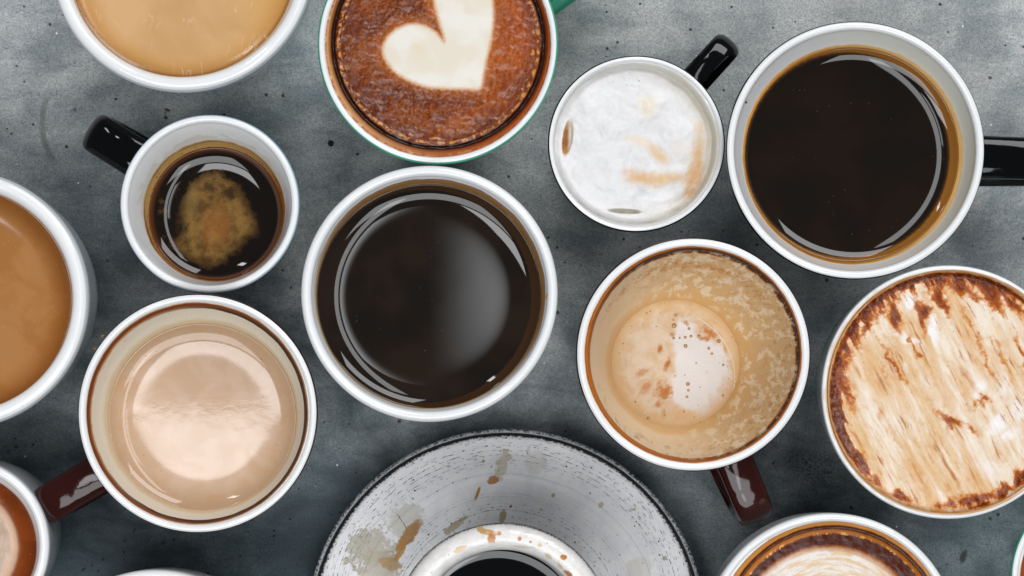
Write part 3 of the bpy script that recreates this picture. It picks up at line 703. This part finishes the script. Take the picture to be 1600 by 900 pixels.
# ================================================================== J: streaked cappuccino
inJ = inner('streaked_cup_inside', [(150, 192, 1.5, '#d9b27a', .8, 4, 200, None)])
def exJ(b, x, y, z, v, R, ln):
    m = ss(R+(noise(v, 180, 3)-.5)*9, 196, 193)*ss(-1.0*x/ln, .1, .7)
    return mix(m*.5, b, '#c99a58')
inJ = inner('streaked_cup_inside', [(150, 191.5, 1.2, '#cf9a52', .9, 3, 200, None)], extra=exJ)
rJ, LJ = cup('cappuccino_cup', 'white cup filled to the brim with streaky cappuccino foam, cut off by the right edge', 'cup', (1483, 612.7, 199), .067, (1484, 612.5, 191), .0020, 9.5, inJ, GREY_OUT, 'full')
def streak_coords(U, V): return U*.88-V*.475, U*.475+V*.88
def fieldJ(U, V):
    """brown amount of the cocoa: clumps round the edge drawn out along the pour"""
    D0 = np.hypot(U-1484, V-612.5); fall = sst(D0, 191, 180)*.999+.001
    bq, aq = U*.88-V*.475, U*.475+V*.88
    wu = (fbm(U/13, V/13, 61, 3)-.45)*20*fall; wv_ = (fbm(bq/11, aq/60, 71, 2)-.45)*46*fall
    U0, V0 = U, V; U = U+wu+.475*wv_; V = V+.88*wv_
    D = np.hypot(U0-1484, V0-612.5); D = D+(fbm(U0/14, V0/14, 33, 3)-.45)*16*fall; U1, V1 = U, V; U, V = U0, V0
    th = np.degrees(np.arctan2(-(V-612.5), U-1484)) % 360
    e = np.zeros_like(D)
    up = sst(np.abs(((th-122+180) % 360)-180), 105, 60)
    mot = sst(fbm(bq/8, aq/24, 43, 4), .30, .62)
    e += np.exp(-(np.maximum(D0-184, 0)/3)**2)*np.exp(-(np.minimum(D-181, 0)/20)**2)*up*(.15+1.05*mot)
    e += .8*np.exp(-((D0-183)/4.5)**2)*up
    low = sst(np.abs(((th-207+180) % 360)-180), 34, 15)+sst(np.abs(((th-300+180) % 360)-180), 45, 25)
    e += np.exp(-((D-177)/9)**2)*low*(.15+1.1*mot)
    U, V = U1, V1
    for cx, cy, rx, ry, an, k in ((1350, 500, 9, 20, 20, .9), (1372, 480, 10, 10, 0, .7), (1396, 492, 11, 26, -25, 1.), (1440, 487, 11, 24, -20, 1.), (1468, 466, 8, 34, -32, .9), (1500, 450, 20, 12, 0, .9), (1520, 460, 10, 10, 0, .7), (1545, 455, 13, 34, -28, 1.), (1585, 478, 7, 22, -35, .8),
                                 (1323, 545, 9, 22, -10, .8), (1318, 600, 9, 34, -22, .9), (1330, 700, 9, 36, -30, 1.), (1302, 640, 5, 30, -5, .5), (1480, 652, 22, 6, 30, .75), (1515, 668, 14, 6, 45, .6), (1534, 627, 8, 12, 30, .6), (1380, 583, 6, 13, -25, .5), (1405, 772, 20, 8, 25, .9), (1360, 748, 12, 12, 0, .6),
                                 (1486, 787, 12, 7, 20, .9), (1514, 780, 9, 10, 0, .85), (1545, 776, 16, 9, 0, .95), (1572, 762, 14, 9, -30, .8), (1590, 738, 9, 12, 0, .7), (1427, 540, 4, 30, -30, .5), (1390, 560, 4, 60, -32, .5), (1530, 540, 5, 70, -24, .45), (1565, 560, 4, 50, -24, .35), (1600, 560, 5, 50, -20, .5)):
        e = np.maximum(e, k*gauss(U, V, cx, cy, rx, ry, an))
    return e
def whiteJ(U, V):
    w = np.zeros_like(U)
    U = U+(fbm(U/20, V/20, 81, 3)-.45)*26; V = V+(fbm(U/26, V/26, 91, 3)-.45)*40
    for cx, cy, rx, ry, an, k in ((1425, 472, 11, 17, -15, 1.), (1418, 530, 10, 32, -50, .9), (1458, 515, 10, 30, -20, 1.), (1484, 540, 8, 26, -25, .6), (1525, 605, 12, 26, -25, .8), (1567, 600, 16, 30, -25, .7), (1556, 658, 18, 22, -25, 1.), (1590, 640, 14, 30, -20, .7), (1575, 680, 26, 18, 0, .8), (1540, 735, 50, 20, 0, .6), (1500, 700, 30, 24, 0, .35), (1440, 755, 26, 14, 0, .5), (1600, 520, 20, 40, 0, .4)):
        w = np.maximum(w, k*gauss(U, V, cx, cy, rx, ry, an))
    return w
def hJ(U, V, r):
    b, a = streak_coords(U, V); D = np.hypot(U-1484, V-612.5)
    wv = fbm(U/80, V/80, 6, 2)*8
    rid = (fbm((b+wv)/9, a/130, 21, 3)-.45)*.0009*sst(D, 180, 150)
    return rid+(fbm(U/11, V/11, 2, 3)-.45)*.0006+.0009*gauss(U, V, 1490, 610, 130, 130)-.0008*sst(r, 176, 191)
def mJ():
    U, V, Z = UVpx(LJ, (1484, 612.5)); v = comb(U, V, 0.)
    D = M('SQRT', (U-1484.)*(U-1484.)+(V-612.5)*(V-612.5))
    wv = (noise(v, 1/90, 2)-.5)*14
    bb = U*.88-V*.475+wv; aa = U*.475+V*.88
    s1 = noise(comb(bb, aa*.20, 0.), 1/15, 5, .65); s2 = noise(comb(bb, aa*.08, 5.), 1/6, 4, .65); s3 = noise(comb(bb, aa*.22, 9.), 1/30, 3)
    n = noise(v, 1/18, 4, .6); n2 = noise(v, 1/6, 4, .65); g = noise(v, 1/2.2, 2, .6)
    b = mix(ss(s3, .35, .65), '#ead8c2', '#ddb98c')
    b = mix(ss(s1*.6+n*.4, .50, .64)*.6, b, '#cf9652')
    b = mix(ss(s2*.7+n2*.3, .53, .66)*.4, b, '#cc9456')
    b = mix(ss(s1, .48, .36)*.6, b, '#f0e6d8')
    b = mix(ss(attr('white')+(n-.5)*.6+(s1-.5)*.7+(n2-.5)*.3, .22, .95)*.92, b, '#f4f1f0')
    lines = ss(s2*.65+s1*.35, .545, .60)*ss(noise(v, 1/50, 2), .42, .56)
    b = mix(lines*.75, b, '#ad652c')
    wet = ss(noise(comb(bb, aa*.12, 21.), 1/22, 3, .6), .50, .62)
    b = mix(wet*.45, b, '#d9a05c')
    e = attr('cocoa')+(n2-.5)*.8+(s1-.5)*.6+(n-.5)*.6
    b = mix(ss(e, .12, .42)*.85, b, '#d28a3a')
    b = mix(ss(e, .32, .58), b, '#ab5416')
    b = mix(ss(e, .50, .85), b, '#7a330e')
    b = mix(ss(e, .85, 1.2)*.7, b, '#44170a')
    b = mix(ss(e, .4, .7)*ss(n2, .48, .62)*.6, b, '#a9602c')
    b = mix(ss(D+(n-.5)*8, 186.5, 189)*.75, b, '#cf964e')
    vd, c1, c2 = vor(v, 1/10); pk = ss(vd, .13, .06)*ss(c1, .8, .85)
    b = mix(pk*.7, b, '#7a4a22')
    return dict(base=b, rough=.16, height=s1*.00035+s2*.00015+n2*.00015, spec=.36, sss=.1)
disc('cappuccino', LJ, (1484, 612.5), material('streaked_cappuccino', mJ), 'streaky cream and brown cappuccino foam dragged in diagonal lines', 'cappuccino', rings=170, seg=460, hfun=hJ,
     attrs={'cocoa': fieldJ, 'white': whiteJ}, men=(.0, .002), edge_pow=1.1)

# ================================================================== K: bottom right latte
inK = inner('ringed_cup_inside', [(100, 184, 1.6, '#c98a40', .95, 4, 160, None)])
rK, LK = cup('latte_cup', 'white cup of pale latte with dark brown rings at the bottom right', 'cup', (1299, 1001, 199), .064, (1301.5, 996, 182), .0045, 13, inK, WHITE, 'full', edge=.2)
def mK():
    U, V, Z = UVpx(LK, (1301.5, 996)); v = comb(U, V, 0.)
    D = M('SQRT', (U-1301.5)*(U-1301.5)+(V-996.)*(V-996.))
    n = noise(v, 1/26, 4, .6, .6); n2 = noise(v, 1/6, 4, .65); g = noise(v, 1/2.4, 2, .6); th = attr('ang')
    wd = (n-.5)*10+(n2-.5)*4
    rw = ss(U, 1150, 1420)                                    # rings widen to the right
    Dw = D+wd*.6
    sm = noise(comb(D*.16, th*3.0, 0.), 1.0, 4, .6)
    b = mix(ss(sm, .4, .62), '#e6ded6', '#dcc09a')
    b = mix(ss(U, 1330, 1420)*.5, b, '#d9a878')
    b = mix(ss(Dw+rw*12, 138, 152), b, '#a8622c')
    b = mix(ss(Dw+rw*10, 146, 153)*ss(Dw, 166, 160), b, '#4a1a08')
    b = mix(ss(D+wd*.4, 161.5, 164)*ss(D+wd*.4, 171, 167)*.9, b, '#b06a24')
    b = mix(ss(ab(D-163.), 3, 1)*ss(noise(comb(th*12., D*.05, 0.), 1., 3, .7), .5, .6), b, '#dca45a')
    b = mix(ss(D+wd*.3, 167.5, 170)*ss(D+wd*.3, 176.5, 174)*.92, b, '#4a1c0a')
    b = mix(ss(D+wd*.3, 174.5, 177)*.95, b, '#cf8f45')
    b = mulc(1.0, b, comb(g*.3+.85, g*.3+.85, g*.3+.85))
    return dict(base=b, rough=.22, height=n2*.00008+n*.0001+sm*.00006, spec=.25)
disc('latte', LK, (1301.5, 996), material('ringed_latte', mK), 'pale latte with two dark brown crema rings at the bottom edge, right', 'latte', rings=110, seg=360,
     hfun=lambda U, V, r: (fbm(U/12, V/12, 44, 3)-.45)*.0005-.0005*np.exp(-((r-171)/4)**2), attrs={'ang': lambda U, V: np.arctan2(V-996, U-1301.5)}, men=(.0006, .001), edge_pow=1.1,
     parts=[('milk_foam', lambda u, v: np.hypot(u-1301.5, v-996) < 143, 'pale foam inside the brown rings')])

# ================================================================== L: bottom left cup
inL = inner('corner_cup_inside', [(60, 115, 1.5, '#8a4516', .95, 2, 200, None)])
rL, LL = cup('latte_cup', 'small white cup of red-brown coffee at the bottom left corner', 'cup', (-62, 853, 138), .052, (-57, 854, 114.5), .008, 17, inL, GREY_OUT, 'full', edge=.2)
def exL(b, h, U, V, v, D, n, g):
    m = ss(D+(n-.5)*16+(g-.5)*4, 80, 68)
    halo = ss(D+(n-.5)*16+(g-.5)*6, 92, 76)
    b = mix(ss(n, .4, .6)*.3, b, '#a04c14')
    b = mix(halo*.8, b, '#b08038')
    b = mix(m*.95, b, mix(ss(noise(comb(U, V*.5, 0.), 1/12, 3), .4, .6)*.5, '#b89c86', '#8f6a48'))
    return b, h+m*g*.00008
disc('latte', LL, (-57, 854), material('corner_latte', milky(LL, (-57, 854), '#86400f', '#7a3810', '#6a2c0a', 114, extra=exL)), 'red-brown coffee with a pale foam centre at the bottom left corner', 'latte', men=(.0018, .0025), rings=80)

# ================================================================== M: cup peeking in at the bottom
inM = inner('peeking_cup_inside', [(100, 176, 1.6, '#8a5a20', .9, 3, 200, None)])
rM, LM = cup('coffee_cup', 'white cup showing only the top of its rim at the bottom edge, left', 'cup', (241, 1088, 197), .062, (243, 1084, 176), .008, 17, inM, WHITE, 'full', edge=.2)
disc('black_coffee', LM, (243, 1084), material('peeking_coffee', black_coffee(LM, (243, 1084))), 'coffee in the cup that barely enters at the bottom edge, left', 'coffee', men=(.002, .0027))

# ================================================================== N: green-edged cup at the bottom right corner
inN = inner('corner_green_inside', [(60, 135, 1.5, '#b5703a', .95, 2, 200, None)])
rN, LN = cup('latte_cup', 'green edged white cup just entering at the bottom right corner', 'cup', (1729, 905, 148.5), .060, (1727, 905, 133.5), .0045, 12, inN, GREEN, 'cone', edge=.3)
disc('latte', LN, (1727, 905), material('corner_green_latte', milky(LN, (1727, 905), '#b06a3a', '#a35c2c', '#8a4318', 133, rough=.3)), 'tan coffee in the green edged cup at the bottom right corner', 'latte', men=(.001, .002))

# ================================================================== O: stoneware saucer and cup
ZS = .007; ox, oy = W(791, 982, ZS); ORr = 312*S(ZS)
def saucer():
    def f():
        x, y, z = obj_xyz(); s = S(ZS); U = x*(1/s)+791.; V = y*(-1/s)+982.
        v = comb(U, V, 0.); D = M('SQRT', (U-791.)*(U-791.)+(V-982.)*(V-982.)); th = attr('ang')
        g = noise(v, 1/2.5, 3, .65); n = noise(v, 1/30, 4, .6); n2 = noise(v, 1/9, 3, .6)
        Dw = D+(noise(v, 1/120, 2)-.5)*10
        gro = noise(comb(Dw, 0., 0.), 1/2.6, 3, .6)            # concentric throwing rings
        band = ss(noise(comb(Dw, 7., 0.), 1/26, 2), .38, .52)
        dash = noise(comb(Dw*.5, th*30., 0.), 1.0, 3, .7)
        b = mix(ss(n, .35, .7), '#f8f7f7', '#ececee')
        b = mix(ss(g, .5, .75)*.12, b, '#8d9096')
        ln_ = ss(gro, .53, .60)*band
        b = mix(ln_*.22, b, '#8a8e94')
        wl = ss(gro, .46, .38)*band
        b = mix(wl*.7, b, '#f0f1f4')
        dk = ss(gro*.55+dash*.55, .625, .65)*mx(ss(D, 225, 285), ss(D, 220, 185)*.9)
        b = mix(dk*.9, b, '#1c1d20')
        vd, c1, c2 = vor(v, 1/12); pk = ss(vd+(n2-.5)*.1, .15, .09)*ss(c1, .62, .7)*mx(ss(D, 215, 260), ss(D, 225, 190))
        b = mix(pk, b, '#141516')
        vd, c1, c2 = vor(v, 1/7); pk = ss(vd, .13, .08)*ss(c1, .88, .92)
        b = mix(pk*.8, b, '#2a2a2c')
        # edge, where the glaze breaks over dark clay
        ed = noise(comb(U, V, 2.), 1/3.6, 4, .7)
        b = mix(ss(D+(ed-.5)*10, 298, 301)*ss(ed, .38, .55), b, '#3b3a3c')
        b = mix(ss(ab(D-303.5+(ed-.5)*4), 3.4, 1.8), b, '#15100f')
        b = mix(ss(D+(ed-.5)*3, 306, 308), b, mix(ss(ed, .42, .55), '#30373b', '#b7bcc0'))
        # coffee stains
        wa = (n2-.5)*1.3+(n-.5)*1.5+(g-.5)*.3
        def stain(b, cx, cy, rx, ry, an, k, colr, edge=True, w=1.0):
            m = spot(U, V, cx, cy, rx, ry, an, .3, wa*w); m2 = spot(U, V, cx, cy, rx*.9, ry*.9, an, .2, wa*w)
            b = mix(m*k, b, colr)
            if edge: b = mix(mx(m-m2, 0.0)*.6, b, '#8a6a3a')
            return b
        b = stain(b, 577, 862, 42, 34, -10, .75, '#b3ab93'); b = stain(b, 590, 890, 38, 30, 0, .75, '#b5ad96')
        b = stain(b, 632, 818, 34, 32, -20, .55, '#bdb8a4', False, .9)
        b = stain(b, 640, 838, 11, 32, 38, .9, '#b07a34', True, .6); b = stain(b, 625, 862, 7, 22, 22, .9, '#bf8a40', True, .6); b = stain(b, 610, 886, 22, 10, 15, .7, '#b38a4e', False, .9)
        b = stain(b, 783, 731, 12, 27, 22, .6, '#bcae88', True, 1.4); b = stain(b, 770, 752, 10, 8, -15, .95, '#b3772a', True, .9)
        b = stain(b, 746, 773, 3.0, 15, 20, .95, '#bd7d22', False, .3)
        b = stain(b, 712, 824, 28, 6.5, -38, .75, '#a89a66', True, .8); b = stain(b, 785, 812, 6, 12, 10, .8, '#b09a62', True, .8)
        for cx, cy, r_, cl in ((865, 777, 3.6, '#b5a56a'), (940, 792, 4.6, '#c2b890'), (992, 797, 3, '#b8ab72'), (798, 795, 2.4, '#8a4a1c'), (755, 722, 2.6, '#b8a870'), (1040, 874, 4, '#a8a874'), (846, 800, 2.4, '#c2b88c'), (1000, 896, 22, '#c6b89c'), (838, 725, 20, '#c9c3b0')):
            b = mix(spot(U, V, cx, cy, r_, r_*1.25, 25, .3, wa*.6)*(.85 if r_ < 10 else .35), b, cl)
        hair = ss(ab(M('SQRT', (U-560.)*(U-560.)+(V-850.)*(V-850.))-75.+(n-.5)*10), 1.0, .4)*spot(U, V, 628, 818, 18, 20, 45, .4)
        b = mix(hair*.8, b, '#7a4a14')
        return dict(base=b, rough=.34, height=gro*.00022*band+g*.00004-pk*.0002-dk*.0002+ed*ss(D, 296, 300)*.0003, spec=.45)
    M_ = material('speckled_stoneware_glaze', f)
    root = bpy.data.objects.new('saucer', None); COL.objects.link(root); root.location = (ox, oy, TZ)
    tag(root, 'large speckled white stoneware saucer with dark edge and coffee stains', 'saucer')
    R = ORr
    prof = [(.0, .003), (.40, .003), (.42, 0), (.46, 0), (.48, .004), (.70, .0075), (.90, .0115), (.985, .0140), (1.0, .0156), (.998, .0172), (.985, .0178), (.965, .0168), (.94, .0152), (.80, .0125), (.65, .0100), (.50, .0078), (.40, .0070), (.30, .0068), (.02, .0068)]
    P = catmull([(a*R, b, 0, 0, a*312) for a, b in prof][1:], 6)
    rr = P[:, 0]/S(ZS)
    up = np.arange(len(P)) > len(P)*.58
    P[:, 1] += np.where(up, .00013*np.sin(rr*.9)+.0001*np.sin(rr*1.7+1), 0)
    me = lathe('saucer_plate', P, 256, None, .0012)
    co = np.array([v.co[:] for v in me.vertices]); me.attributes.new('ang', 'FLOAT', 'POINT').data.foreach_set('value', np.arctan2(co[:, 1], co[:, 0]))
    link('plate', me, [M_], parent=root)
saucer()

def stone_in(name, rimr, cx0, cy0, zz):
    def f():
        x, y, z = obj_xyz(); s = S(zz); U = x*(1/s)+float(cx0); V = y*(-1/s)+float(cy0); v = comb(U, V, 0.)
        R = attr('rad'); g = noise(v, 1/2.6, 3, .7); n = noise(v, 1/16, 4, .6); n2 = noise(v, 1/6, 3, .6)
        b = mix(ss(n, .4, .7)*.5, '#e9e6e2', '#cfccc8')
        b = mix(ss(R+(g-.5)*13, 163, 168), b, '#141413')
        vd, c1, c2 = vor(v, 1/9); b = mix(ss(vd, .12, .07)*ss(c1, .8, .86), b, '#242422')
        wa = (n2-.5)*.9+(n-.5)*1.2
        for cx, cy, rx, ry, an, k, cl in ((762, 832, 17, 6, 10, .9, '#c08a45'), (768, 842, 8, 9, 0, .95, '#b8732a'), (752, 828, 12, 5, 30, .8, '#c89a5c'), (720, 858, 14, 5, -25, .8, '#cba66c'), (780, 834, 4, 4, 0, .9, '#c28a40'), (812, 842, 4, 4.5, 0, 1., '#b87428'), (829, 847, 2.5, 2.5, 0, .9, '#b87428'), (843, 852, 5, 4, 0, .7, '#c9a26a'),
                                         (880, 871, 6, 5.5, 0, 1., '#b96f1e'), (857, 870, 8, 4, 40, .7, '#c0a878'), (815, 855, 20, 2.5, 5, .6, '#c6b48a'), (888, 897, 10, 5, 40, .9, '#a8641c'), (875, 885, 9, 3, 50, .6, '#c09a5c')):
            b = mix(spot(U, V, cx, cy, rx, ry, an, .4, wa*.8)*k, b, cl)
        return dict(base=b, rough=.2, height=n*.0003+g*.00005+n2*.0001, coat=.4)
    return material(name, f)
STO_IN = stone_in('stoneware_cup_glaze', 170, 785, 989, .069); STO_OUT = glaze('dark_stoneware', '#1a1816', .3)
rO, LO = cup('stoneware_cup', 'thick rimmed white stoneware cup of black coffee standing on the saucer', 'cup', (785, 989, 170.5), .069, (778, 985, 128), .011, 43, STO_IN, STO_OUT, 'bowl', z0=TZ+.0071, edge=.10, wob=.003, flat=1.7)
disc('black_coffee', LO, (778, 985), material('stoneware_coffee', black_coffee(LO, (778, 985), base='#030303', tint='#060504', specks=0)), 'jet black coffee in the stoneware cup on the saucer', 'coffee', rings=80, men=(.0007, .0016))
